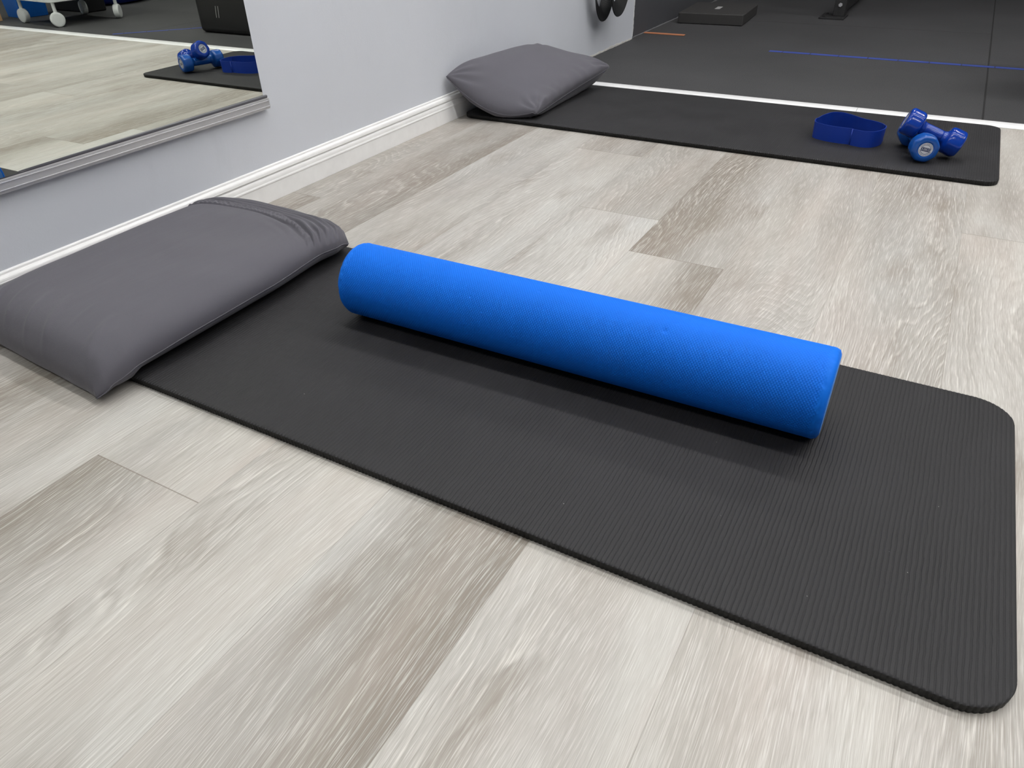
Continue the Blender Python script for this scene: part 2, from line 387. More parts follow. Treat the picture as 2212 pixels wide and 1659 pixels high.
def rubber_floor():
    V = []; F = []; UV = []
    xs = [-0.02, 1.79, 3.01, 4.23, 5.45, 6.67, X1]; y0, yb = 3.16, Y1
    for i in range(len(xs)-1):
        if i == 0: ys = [y0, 5.17, 7.0, yb]
        elif i == 1: ys = [y0, 4.3, 6.74, yb]
        else: ys = [y0, 5.6, 8.0, yb]
        for j in range(len(ys)-1):
            a, bx, c, d = xs[i], xs[i+1], ys[j], ys[j+1]
            mx = (a+bx)/2; my = (c+d)/2
            # 4 quads sharing the middle so that UV holds the distance to the tile's edge
            for (p, q, r, s) in ((a, mx, c, my), (mx, bx, c, my), (a, mx, my, d), (mx, bx, my, d)):
                n = len(V); pts = [(p, r), (q, r), (q, s), (p, s)]
                V += [(x, y, 0.0) for x, y in pts]; F.append((n, n+1, n+2, n+3))
                for x, y in pts:
                    UV.append((min(x-a, bx-x), min(y-c, d-y)))
    o = obj('floor', V, F, M_rub); uvl = o.data.uv_layers.new(name='UVMap'); uvl.data.foreach_set('uv', [x for p in UV for x in p])
    return struct(o)
rubber_floor()

YW = 4.30   # where the pale paint stops and the charcoal wall goes on
b_ = MB()
# pale wall with a ragged lower far edge
b_.box(-0.12, 0.0, Y0, YW-0.012, -0.0, CEIL)
struct(b_.build('wall_left', M_wall))
b_ = MB(); prof = []
nseg = 60
for i in range(nseg+1):
    z = 0.30*(i/nseg)**1.3 if i < nseg else CEIL
    r = 0.006*noise.noise((z*45, 3, 1)) + 0.004*noise.noise((z*160, 7, 2))
    if z < 0.03: r -= 0.012*(1-z/0.03)
    prof.append((YW + r, z))
v = []; f = []
for (y, z) in prof: v += [(-0.10, YW-0.012, z), (0.0, YW-0.012, z), (0.0015, y-0.003, z), (-0.003, y, z), (-0.10, y, z)]
for i in range(len(prof)-1):
    for j in range(4): f.append((i*5+j, i*5+j+1, (i+1)*5+j+1, (i+1)*5+j))
b_.add(v, f); struct(b_.build('trim_1', M_wall_white))
b_ = MB(); b_.box(-0.16, -0.010, YW-0.1, Y1, 0, CEIL); struct(b_.build('wall_left_far', M_wall_dark))
b_ = MB(); b_.box(-0.16, X1+0.1, Y1, Y1+0.1, 0, CEIL); struct(b_.build('wall_back', M_wall_dark))
b_ = MB(); b_.box(X1, X1+0.1, Y0, Y1, 0, CEIL); struct(b_.build('wall_right', M_wall_far))
b_ = MB(); b_.box(-0.16, X1+0.1, Y0-0.1, Y0, 0, CEIL); struct(b_.build('wall_front', M_wall_far))
b_ = MB(); b_.box(-0.16, X1+0.1, Y0-0.1, Y1+0.1, CEIL, CEIL+0.1); struct(b_.build('ceiling', M_ceil))

# baseboard
bbp = [(0,0.0),(0.013,0.0),(0.0135,0.001),(0.0135,0.050),(0.0150,0.0525),(0.0150,0.0555),(0.0140,0.0575)]
for i in range(7):
    t = i/6*math.pi/2; bbp.append((0.0085 + 0.005*math.cos(t)*1.0, 0.0585 + 0.0135*math.sin(t)))
bbp += [(0.0085,0.0745),(0.0115,0.0755),(0.0125,0.078)]
for i in range(6):
    t = i/5*math.pi/2; bbp.append((0.0055 + 0.0065*math.cos(t), 0.0790 + 0.0105*math.sin(t)))
bbp += [(0.0042,0.091),(0.0036,0.0950),(0.0018,0.0975),(0,0.0980)]
b_ = MB(); b_.extrude(bbp, Y0, 3.12)
o = b_.build('baseboard_left', M_bb); struct(o)
# dirt line / raw edge where the wall meets the rubber
b_ = MB(); rr = random.Random(4); yy = 3.22; v = []; f = []
pts = []
while yy < 4.29:
    pts.append((yy, 0.0035 + rr.random()*0.004, 0.004 + rr.random()*0.006)); yy += 0.02
for (y, x, z) in pts: v += [(0, y, 0.0005), (x, y, 0.0005), (x*0.6, y, z), (0, y, z*1.2)]
for i in range(len(pts)-1):
    for j in range(3): f.append((i*4+j, i*4+j+1, (i+1)*4+j+1, (i+1)*4+j))
b_.add(v, f); struct(b_.build('trim_2', simple('sealant edge', (0.45, 0.44, 0.42), 0.8)))
b_ = MB(); v = []; f = []; pts = []; yy = YW+0.01
while yy < 7.5:
    pts.append((yy, 0.002 + rr.random()*0.002, 0.002 + rr.random()*0.003)); yy += 0.03
for (y, x, z) in pts: v += [(-0.010, y, 0.0005), (-0.010+x, y, 0.0005), (-0.010+x*0.6, y, z), (-0.010, y, z*1.2)]
for i in range(len(pts)-1):
    for j in range(3): f.append((i*4+j, i*4+j+1, (i+1)*4+j+1, (i+1)*4+j))
b_.add(v, f); struct(b_.build('trim_3', simple('grey sealant edge', (0.16, 0.16, 0.17), 0.8)))

# transition strip in two lengths
def strip(name, x0, x1):
    yc = 3.168; w2 = 0.0375
    prof = [(-w2, 0.0005), (-w2, 0.002), (-w2+0.008, 0.0052), (-0.012, 0.0072), (0.012, 0.0072), (w2-0.008, 0.0052), (w2, 0.002), (w2, 0.0005)]
    v = []; n = len(prof)
    for x in (x0, x1): v += [(x, yc + a, z) for a, z in prof]
    f = [(i, (i+1) % n, n+(i+1) % n, n+i) for i in range(n)] + [tuple(range(n)), tuple(range(2*n-1, n-1, -1))]
    return struct(obj(name, v, f, M_strip))
strip('trim_4', 0.002, 1.365); strip('trim_5', 1.3665, X1)

# ceiling lights
proto = None
for y, row in LAMP_ROWS:
    for x in row:
        t = bpy.data.objects.new('ceiling_light', None); C.objects.link(t); t.location = (x, y, CEIL)
        tag(t, 'long white linear ceiling light fixture with a lit diffuser', 'ceiling light', 'linear ceiling lights in rows')
        if proto is None:
            bb = MB(); bb.box(-0.62, 0.62, -0.06, 0.06, -0.045, 0.0)
            h = bb.build('housing', M_whitepl, t)
            bb = MB(); bb.box(-0.60, 0.60, -0.045, 0.045, -0.052, -0.046)
            d = bb.build('diffuser', M_lamp, t); proto = (h, d)
        else:
            for p in proto:
                c = p.copy(); C.objects.link(c); c.parent = t

# ================================================================== exercise mats
def yoga_mat(name, x0, x1, y0, y1, thick, rad, label, cat, ny, pitch=0.0066, seed=0, lift=None, skew=0.0):
    sub = 8; st = []
    x = 0.0; Lx = x1 - x0; W = y1 - y0
    nr = int(round(Lx / pitch)); pitch = Lx / nr
    prof = [0.0, 1.05, 1.22, 1.0, 0.95, 0.92, 0.88, 0.66]   # flat lath-like ribs with narrow grooves
    A = 0.0015
    for r in range(nr):
        for s in range(sub): st.append((r*pitch + pitch*s/sub, prof[s], s/sub))
    st.append((Lx, 0.0, 0.0))
    # extra end rounding stations
    V = []; F = []
    ncol = ny + 1 + 4
    for (x, p, ph) in st:
        d = min(x, Lx - x); dd = max(0.0, rad - d)
        inset = rad - math.sqrt(max(0.0, rad*rad - dd*dd))
        if d < 1e-9: inset = rad*0.93
        sc_ = 0.0012*math.sin(math.pi*ph)          # scalloped side
        ya = y0 + inset - sc_; yb = y1 - inset + sc_
        xx = x0 + x
        z_end = thick - 0.0012*max(0.0, 1 - d/0.003)
        ring = [(xx, ya + 0.0012, 0.0), (xx, ya + 0.0004, thick*0.5), (xx, ya - 0.0002, z_end - 0.0022), (xx, ya, z_end - 0.0011)]
        for j in range(ny+1):
            t = j/ny; t = t if 0 < j < ny else float(j == ny); y = ya + (yb-ya)*t
            ed = min(y-ya, yb-y); rnd = 0.0009*max(0.0, 1 - ed/0.0035)**2
            wb = 0.0011*noise.noise((x*6+seed, y*9, seed)) + 0.0011*noise.noise((x*90+seed, y*75, seed+3))
            und = 0.0012*noise.noise((x*3.0+seed, y*4.0, seed+9))
            wear = 0.75 + 0.5*noise.noise((x*2.2+seed, y*2.6, seed+5))
            # close to the outline the wobble fades
            k = min(1.0, ed/0.03)*min(1.0, d/0.03)
            zz = z_end - rnd - A*(1-p)*max(0.25, wear) + und*k
            if lift: zz += lift(xx, y)
            ring.append((xx + wb*k, y, zz))
        ring += [(xx, yb, z_end - 0.0011), (xx, yb + 0.0002, z_end - 0.0022), (xx, yb - 0.0004, thick*0.5), (xx, yb - 0.0012, 0.0)]
        if lift:
            dz0, dz1 = lift(xx, ya), lift(xx, yb)
            ring[0] = (ring[0][0], ring[0][1], ring[0][2]+dz0); ring[1] = (ring[1][0], ring[1][1], ring[1][2]+dz0)
            ring[-1] = (ring[-1][0], ring[-1][1], ring[-1][2]+dz1); ring[-2] = (ring[-2][0], ring[-2][1], ring[-2][2]+dz1)
        V += ring
    n = len(ring)
    for i in range(len(st)-1):
        a = i*n; c = a+n
        for j in range(n-1): F.append((a+j, c+j, c+j+1, a+j+1))
        F.append((a+n-1, c+n-1, c, a))
    F.append(tuple(range(n))); F.append(tuple(range((len(st)-1)*n + n-1, (len(st)-1)*n-1, -1)))
    o = obj(name, V, F, [M_mat, M_mat_shade], smooth=True)
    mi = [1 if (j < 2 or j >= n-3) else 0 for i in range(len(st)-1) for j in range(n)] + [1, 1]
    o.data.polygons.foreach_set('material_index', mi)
    o.location.z = 0.0006
    return tag(o, label, cat)
yoga_mat('exercise_mat', 0.05, 1.878, 0.616, 1.251, 0.0142, 0.062, 'large black ribbed exercise mat in the foreground under the blue foam roller', 'exercise mat', 150, seed=1.3)
yoga_mat('exercise_mat', 0.022, 1.845, 2.447, 3.096, 0.0138, 0.045, 'black ribbed exercise mat by the white floor strip, under the dumbbells and blue band', 'exercise mat', 60, seed=6.1)

# ================================================================== foam roller
def foam_roller():
    x0, x1 = 0.690, 1.606; r = 0.0735; Lr = x1 - x0
    root = empty('foam_roller', (x0, 1.0155, 0.0152 + r), 'long bright blue textured foam roller lying across the black mat', 'foam roller')
    root.rotation_euler = (0, 0, math.atan2(0.013, Lr))
    nrow = 146; nt_ = nrow*3; npx = 184; nx = npx*6; ch = 0.0085
    xs = [0.0, ch*0.35] + [ch + (Lr-2*ch)*i/nx for i in range(nx+1)] + [Lr-ch*0.35, Lr]
    ia = np.arange(nx+1)[:, None]/6.0; rw = np.arange(nt_)[None, :]/3.0
    p = np.mod(ia + rw/2 + 1e-6, 1.0); q = np.mod(ia - rw/2 + 1e-6, 1.0)
    g = np.minimum(np.minimum(p, 1-p), np.minimum(q, 1-q))*2
    g = np.minimum(1.0, g/0.33)
    xx = np.array(xs); nX = len(xs); G = np.ones((nX, nt_)); G[2:-2] = g
    Rr = np.full((nX, nt_), r); Rr[0] = Rr[-1] = r-ch; Rr[1] = Rr[-2] = r-ch*0.30
    d = np.minimum(xx-ch, Lr-ch-xx)
    fade = np.clip((d-0.0015)/0.006, 0, 1)[:, None]
    Rr -= 0.0010*(1-G)*fade
    th = 2*math.pi*np.arange(nt_)/nt_
    for i, x in enumerate(xs):
        if d[i] < 0.022:       # crumbled, worn rims
            k_ = (1-max(0.0, d[i])/0.022)
            for k in range(nt_):
                t = th[k]; Rr[i, k] -= k_*0.0022*max(0.0, noise.noise((x*190, 6*math.cos(t), 6*math.sin(t)))-0.05)
    for (nxp, nt0, rad_, dp) in ((0.655, 2.05, 0.0045, 0.0022), (0.42, 1.75, 0.0025, 0.0012), (0.80, 1.15, 0.003, 0.0016), (0.12, 1.55, 0.003, 0.0012), (0.30, 2.35, 0.002, 0.001)):
        dd = np.hypot(xx[:, None]-nxp, (th[None, :]-nt0)*r); Rr -= dp*np.exp(-(dd/rad_)**2)*np.where(dd < rad_*3, 1, 0)
    VX = np.repeat(xx[:, None], nt_, 1); VY = Rr*np.cos(th)[None, :]; VZ = Rr*np.sin(th)[None, :]
    co = np.stack([VX, VY, VZ], 2).reshape(-1, 3).astype(np.float32)
    I = (np.arange(nX-1)[:, None]*nt_); K = np.arange(nt_)[None, :]; K2 = (K+1) % nt_
    a = (I+K).ravel(); b0 = (I+K2).ravel(); c = (I+nt_+K2).ravel(); dq = (I+nt_+K).ravel()
    Gf = G.ravel(); ac = (Gf[a]+Gf[c]) <= (Gf[b0]+Gf[dq])
    t1 = np.where(ac[:, None], np.stack([a, b0, c], 1), np.stack([a, b0, dq], 1))
    t2 = np.where(ac[:, None], np.stack([a, c, dq], 1), np.stack([b0, c, dq], 1))
    tri = np.concatenate([t1, t2]).astype(np.int32)
    me = bpy.data.meshes.new('roller_body'); me.vertices.add(len(co)); me.vertices.foreach_set('co', co.ravel())
    me.loops.add(tri.size); me.loops.foreach_set('vertex_index', tri.ravel())
    me.polygons.add(len(tri)); me.polygons.foreach_set('loop_start', np.arange(len(tri), dtype=np.int32)*3)
    me.polygons.foreach_set('use_smooth', np.ones(len(tri), dtype=bool))
    me.materials.append(M_roll); me.update(calc_edges=True); me.validate()
    ob = bpy.data.objects.new('roller_body', me); C.objects.link(ob); ob.parent = root
    for x, s in ((0.0, -1), (Lr, 1)):
        b = MB(); b.lathe([(x - s*0.004, r-ch-0.0004), (x + s*0.0003, r-ch-0.0004), (x + s*0.0007, r-ch-0.003)][::s], 96)
        b.build('roller_end', M_rollend, root)['label'] = 'flat end of paler blue foam'
foam_roller()

# ================================================================== cushions
def nz(*p): return noise.noise(p)
def lerp(a, b, t): return a + (b-a)*t
def pw(pts, t):
    for i in range(len(pts)-1):
        if t <= pts[i+1][0]:
            a, b = pts[i], pts[i+1]; k = (t-a[0])/(b[0]-a[0]); k = max(0, min(1, k)); k = k*k*(3-2*k)*0.5 + k*0.5
            return a[1] + (b[1]-a[1])*k
    return pts[-1][1]

def bolster():
    """flat foam cushion in a loose cover, hem end away from the camera"""
    nu, nv = 170, 330; V = []; F = []
    xr = [(0, 0.474), (0.03, 0.485), (0.1, 0.495), (0.3, 0.502), (0.6, 0.502), (0.82, 0.494), (0.9, 0.498), (0.97, 0.487), (1, 0.470)]
    xl = [(0, 0.045), (0.1, 0.034), (0.5, 0.028), (0.9, 0.030), (1, 0.045)]
    zr = [(0, 0.016), (0.05, 0.034), (0.12, 0.047), (0.3, 0.055), (0.6, 0.057), (0.82, 0.062), (0.92, 0.058), (1, 0.040)]
    zl = [(0, 0.03), (0.1, 0.05), (0.9, 0.05), (1, 0.045)]
    yf = [(0, 0.560), (0.2, 0.563), (0.6, 0.553), (0.9, 0.545), (0.97, 0.541), (1, 0.537)]
    yb = [(0, 1.262), (0.15, 1.272), (0.5, 1.275), (0.8, 1.268), (0.93, 1.252), (1, 1.232)]
    zf = [(0, 0.028), (0.5, 0.020), (0.9, 0.016), (1, 0.016)]
    zb_ = [(0, 0.05), (0.5, 0.048), (0.9, 0.04), (1, 0.04)]
    HEM = 0.814
    def edge(u, v):
        x = lerp(pw(xl, v), pw(xr, v), u); y = lerp(pw(yf, u), pw(yb, u), v)
        # coons height
        z = lerp(pw(zl, v), pw(zr, v), u) + lerp(pw(zf, u), pw(zb_, u), v) \
            - (lerp(lerp(pw(zl, 0), pw(zr, 0), u), lerp(pw(zl, 1), pw(zr, 1), u), v))
        return x, y, z
    def P(d, n, m): return max(0.0, 1-abs(d)**n)**(1.0/m)
    us = [0.5-0.5*math.cos(math.pi*i/nu) for i in range(nu+1)]
    us = [0.55*a + 0.45*i/nu for i, a in enumerate(us)]
    vs = [0.5-0.5*math.cos(math.pi*i/nv) for i in range(nv+1)]
    vs = [0.25*a + 0.75*i/nv for i, a in enumerate(vs)]
    vs = [t*0.80/0.60 if t < 0.60 else 0.80 + (t-0.60)*0.5 for t in vs]
    def top(u, v):
        x, y, z = edge(u, v)
        hemv = HEM + 0.028*(2*u-1)**2*(-1) + 0.012*math.sin(u*5)
        hh = 0.112
        hh += 0.004*math.sin(math.pi*u)
        k = max(0.0, (v-HEM)/(1-HEM))
        hh -= 0.030*k**1.4
        a = P(2*u-1, 6.5, 2.4)
        dv = 2*v-1
        b = P(dv, 7.0 if dv < 0 else 6.5, 2.2)
        zz = z + (hh - z)*a*b
        s = a*b
        # large soft folds running from the hem corner into the body
        fold = 0.0
        if v > 0.35:
            q = (v-0.35)/0.5
            ridge = math.sin((v*9.0 - u*3.2)*2.6 + 1.5*nz(u*2, v*2, 1))
            fold += 0.0034*ridge*min(1, q)*(0.30+u)*(0.4+0.6*nz(u*2.5, v*3, 21)+0.3)
        # gathers at the right hand end of the hem
        gx = max(0.0, u-0.62)/0.38; gy = math.exp(-((v-HEM)/0.07)**2)
        fold += 0.0030*gx*gy*math.sin(v*170 + u*26 + 2*nz(u*5, v*5, 2))*min(1, (1-u)*9+0.15)
        dvh = v - hemv
        # hem: stitched line (groove), pucker band, then long folds along x
        fold -= 0.0040*math.exp(-(dvh/0.0050)**2)
        if dvh > 0:
            fold += 0.0030*(1-math.exp(-dvh/0.006))
            if dvh < 0.034: fold += 0.0017*math.sin(u*200 + dvh*300 + 3*nz(u*14, 3, 1))*math.sin(math.pi*min(1, dvh/0.034))
            e = min(1, dvh/0.04)
            fold += e*(0.0034*math.sin(dvh*230 + 2.2*math.sin(u*4.3) + 1.5*nz(u*4, v*8, 4)) + 0.003*nz(u*4, v*42, 8))
            fold -= 0.0024*math.exp(-((dvh-0.030)/0.003)**2)
        zz += fold*min(1.0, s*1.4)
        # front face: fine pulls
        if v < 0.16:
            w_ = math.sin(math.pi*min(1, v/0.16))
            t = u*44 + v*22 + 2.0*nz(u*6, v*4, 5)
            pk = max(0.0, math.sin(t))**3*(0.5+0.9*nz(u*9, 1, 7))
            y -= 0.0052*w_*pk; zz += 0.0034*w_*pk*min(1.0, v/0.04)
        zz += 0.0012*nz(x*11, y*11, 3)*s
        # right side: pull line near edge
        return (x, y, zz)
    def bot(u, v):
        x, y, z = edge(u, v)
        k = max(0.0, min(1.0, (y-0.607)/0.02)); zb = 0.0015 + 0.0158*k
        if y > 1.248: zb = 0.006
        a = P(2*u-1, 5.5, 1.8); b = P(2*v-1, 14, 2.4)
        return (x, y, min(z, z + (zb - z)*a*b))
    idx = {}
    for j in range(nv+1):
        for i in range(nu+1):
            idx[(0, i, j)] = len(V); V.append(top(us[i], vs[j]))
    for j in range(nv+1):
        for i in range(nu+1):
            if i in (0, nu) or j in (0, nv): idx[(1, i, j)] = idx[(0, i, j)]
            else: idx[(1, i, j)] = len(V); V.append(bot(us[i], vs[j]))
    for j in range(nv):
        for i in range(nu):
            F.append((idx[(0,i,j)], idx[(0,i+1,j)], idx[(0,i+1,j+1)], idx[(0,i,j+1)]))
            F.append((idx[(1,i,j)], idx[(1,i,j+1)], idx[(1,i+1,j+1)], idx[(1,i+1,j)]))
    o = obj('floor_cushion', V, F, M_fab, smooth=True)
    tag(o, 'flat rectangular grey floor cushion with gathered hem, end of the foreground mat beneath the mirror', 'cushion')
    # stitched seam along the long side and round the tip
    pts = []
    for k in range(0, 161):
        v = k/160*0.985
        e = edge(1.0, v); pts.append(Vector((e[0]+0.0004, e[1], e[2]+0.0002)))
    cv = tube_path(pts, 0.0011, 6)
    obj('seam', cv[0], cv[1], M_fab, o, smooth=True)['label'] = 'raised stitched side seam'
def tube_path(pts, r, n=8, closed=False):
    V = []; F = []; m = len(pts)
    for i, p in enumerate(pts):
        a = pts[(i-1) % m] if (closed or i > 0) else p; b = pts[(i+1) % m] if (closed or i < m-1) else p
        d = (b-a).normalized(); s = d.cross(Vector((0, 0, 1)))
        if s.length < 1e-3: s = d.cross(Vector((1, 0, 0)))
        s.normalize(); t = s.cross(d)
        for k in range(n):
            th = 2*math.pi*k/n; V.append(p + (s*math.cos(th) + t*math.sin(th))*r)
    for i in range(m if closed else m-1):
        for k in range(n):
            F.append((i*n+k, i*n+(k+1) % n, ((i+1) % m)*n+(k+1) % n, ((i+1) % m)*n+k))
    if not closed: F += [tuple(range(n-1, -1, -1)), tuple(range((m-1)*n, m*n))]
    return V, F
bolster()

def pillow():
    """puffy pillow, one long edge up against the wall"""
    A = Vector((0.012, 2.350, 0.166)); B = Vector((0.335, 2.478, 0.034)); Cc = Vector((0.366, 3.105, 0.090)); D = Vector((0.016, 3.05, 0.148))
    nu, nv = 90, 130; V = []; F = []
    nrm = Vector((0.40, 0.0, 0.92)).normalized()
    def P(d, n, m): return max(0.0, 1-abs(d)**n)**(1.0/m)
    def base(u, v):
        p = (A*(1-u)+B*u)*(1-v) + (D*(1-u)+Cc*u)*v
        a, b = 2*u-1, 2*v-1
        # concave edges, pinched corners
        cx = (B-A).normalized(); cy = (D-A).normalized()
        p = p - cx*(a*0.020*(1-b*b)*abs(a)) - cy*(b*0.026*(1-a*a)*abs(b))
        # the long free edge swells down and back up
        p.z += -0.012*(1-b*b)*u*u
        q8 = (abs(a)*abs(b))**7; p = p - cx*(0.006*q8*(1 if a > 0 else -1)) - cy*(0.006*q8*(1 if b > 0 else -1))
        p.z += 0.026*math.sin(math.pi*v)*(1-u)**2 + 0.010*(1-u)**2*math.exp(-((v-0.18)/0.15)**2)
        p.z -= 0.060*math.sin(math.pi*min(1, u*1.05))*(1-v)**5; p.y -= 0.012*math.sin(math.pi*u)*(1-v)**4
        return p
    def wr(u, v):
        a, b = 2*u-1, 2*v-1; k = 0.0
        for (cu, cv, fr) in ((1, 0, 15), (1, 1, 17), (0, 0, 14), (0, 1, 12)):
            du, dv = u-cu, (v-cv)*1.6; r = math.hypot(du, dv); th = math.atan2(dv, du)
            k += 0.0035*math.exp(-((r-0.16)/0.14)**2)*math.sin(th*fr + 2*nz(u*5, v*5, fr))
        k += 0.0030*math.exp(-((u-0.90)/0.10)**2)*math.sin(v*58 + 4*nz(u*3, v*6, 3))*(0.5+0.5*nz(v*5, 2, 2))
        k += 0.0025*nz(u*5, v*6, 11)
        return k
    idx = {}
    for s in (0, 1):
        for j in range(nv+1):
            for i in range(nu+1):
                if s == 1 and (i in (0, nu) or j in (0, nv)): idx[(1, i, j)] = idx[(0, i, j)]; continue
                u = 0.5-0.5*math.cos(math.pi*i/nu); v = 0.5-0.5*math.cos(math.pi*j/nv)
                u = 0.5*u+0.5*i/nu; v = 0.5*v+0.5*j/nv
                p = base(u, v); g = P(2*u-1, 4.0, 2.4)*P(2*v-1, 5.0, 2.6); g2 = P(2*u-1, 3.4, 2.1)*P(2*v-1, 2.2 if v < 0.5 else 4.0, 1.5 if v < 0.5 else 2.2)
                if s == 0: p = p + nrm*(g*0.054 + wr(u, v)*min(1, g*2))
                else: p = p - nrm*(g2*0.115 - wr(v, u)*min(1, g*2))
                lo = 0.0166 if p.y > 2.45 else 0.003
                if p.y < 2.455 and p.z < 0.03: lo = 0.0166
                p.z = max(p.z, lo + 0.001); p.x = max(p.x, 0.0165 if p.z < 0.10 else 0.004)
                idx[(s, i, j)] = len(V); V.append(p)
    for j in range(nv):
        for i in range(nu):
            F.append((idx[(0,i,j)], idx[(0,i+1,j)], idx[(0,i+1,j+1)], idx[(0,i,j+1)]))
            F.append((idx[(1,i,j)], idx[(1,i,j+1)], idx[(1,i+1,j+1)], idx[(1,i+1,j)]))
    o = obj('pillow', V, F, M_fab2, smooth=True)
    tag(o, 'puffy grey pillow leaning on the wall at the head of the farther mat', 'pillow')
    pts = [V[idx[(0, nu, j)]] + Vector((0.0006, 0, 0)) for j in range(2, nv-1)]
    cv = tube_path(pts, 0.0013, 6); obj('seam', cv[0], cv[1], M_fab2, o, smooth=True)['label'] = 'stitched side seam'
    pts = [V[idx[(0, i, 0)]] + Vector((0, -0.0006, 0)) for i in range(2, nu-1)]
    cv = tube_path(pts, 0.0013, 6); obj('seam', cv[0], cv[1], M_fab2, o, smooth=True)['label'] = 'stitched end seam'
pillow()

# ================================================================== mirror on the wall
def mirror():
    root = empty('wall_mirror', (0.0, 1.478, 0.25), 'large frameless wall mirror held by a brushed aluminium bottom rail', 'mirror')
    y0 = -2.2 - 1.478
    b = MB(); b.box(0.0075, 0.0105, y0, 0.0, 0.030, 1.95)
    me = b.build('mirror_glass', M_mirror, root); me.rotation_euler = MIR_ROT
    b = MB(); b.box(0.001, 0.0073, y0, 0.0012, 0.028, 1.951)
    b.build('backing', M_alu, root)['label'] = 'grey edge of the mirror backing'
    rail = MB()
    rail.extrude([(0.001, 0.0), (0.0185, 0.0), (0.0190, 0.0055), (0.0200, 0.0058), (0.0200, 0.0072), (0.0190, 0.0075), (0.0190, 0.0200),
                  (0.0200, 0.0203), (0.0200, 0.0214), (0.0190, 0.0217), (0.0190, 0.0262), (0.0165, 0.0272), (0.001, 0.0272)], y0, 0.010)
    r = rail.build('bottom_rail', M_alu, root)
    for z in (0.0062, 0.0206):
        b = MB(); b.box(0.0195, 0.0206, y0, 0.0100, z-0.0002, z+0.0010); b.build('rail_ridge', M_alu2, r)['label'] = 'bright raised ridge'
    b = MB(); b.extrude([(0.001, 0.0272), (0.0158, 0.0272), (0.0158, 0.0292), (0.0172, 0.0300), (0.0172, 0.0335), (0.0150, 0.0348), (0.0108, 0.0348), (0.001, 0.030)], y0, 0.009)
    b.build('rail_lip', M_gask, root, bevel=0.0006)['label'] = 'dark grey channel lip'
MIR_ROT = (0, 0, 0.00965)
mirror()

# ================================================================== resistance loop band on the mat
def band():
    P = [(1.284,2.700),(1.296,2.672),(1.335,2.652),(1.375,2.645),(1.405,2.645),(1.418,2.638),(1.45,2.630),(1.478,2.640),(1.497,2.672),(1.503,2.712),(1.492,2.748),
         (1.462,2.772),(1.425,2.790),(1.385,2.822),(1.348,2.842),(1.318,2.832),(1.300,2.796),(1.287,2.748)]
    n = len(P); pts = []
    for i in range(n):
        p0, p1, p2, p3 = [Vector((*P[(i+k) % n], 0)) for k in (-1, 0, 1, 2)]
        for s in range(10):
            t = s/10
            pts.append(0.5*((2*p1) + (-p0+p2)*t + (2*p0-5*p1+4*p2-p3)*t*t + (-p0+3*p1-3*p2+p3)*t**3))
    m = len(pts); V = []; F = []
    cen = Vector((1.395, 2.73, 0)); zz = [0.0158, 0.028, 0.042, 0.055, 0.0680]
    for i, p in enumerate(pts):
        d = (pts[(i+1) % m]-pts[i-1]).normalized(); nn = Vector((d.y, -d.x, 0)); th = 0.0011
        out = (p-cen).normalized()
        for side in (1, -1):
            for k, z in (list(enumerate(zz)) if side == 1 else list(enumerate(zz))[::-1]):
                q = p + nn*side*th + out*0.006*(k/4-0.5)*(-1 if p.y > 2.73 else 0.3) ; q.z = z; V.append(q)
    c = 10
    for i in range(m):
        a = i*c; b = ((i+1) % m)*c
        for k in range(c): F.append((a+k, b+k, b+(k+1) % c, a+(k+1) % c))
    o = obj('resistance_band', V, F, M_band, smooth=True)
    tag(o, 'dark blue loop resistance band standing on edge on the farther mat beside the dumbbells', 'resistance band')
    e = o.modifiers.new('es', 'EDGE_SPLIT'); e.split_angle = 1.0
    b = MB(); b.tube((1.4115, 2.6405, 0.0165), (1.4115, 2.6400, 0.0674), 0.0020, 0.0020, 12)
    b.build('glued_overlap', M_band, o, smooth=True)['label'] = 'overlapping glued joint'
band()

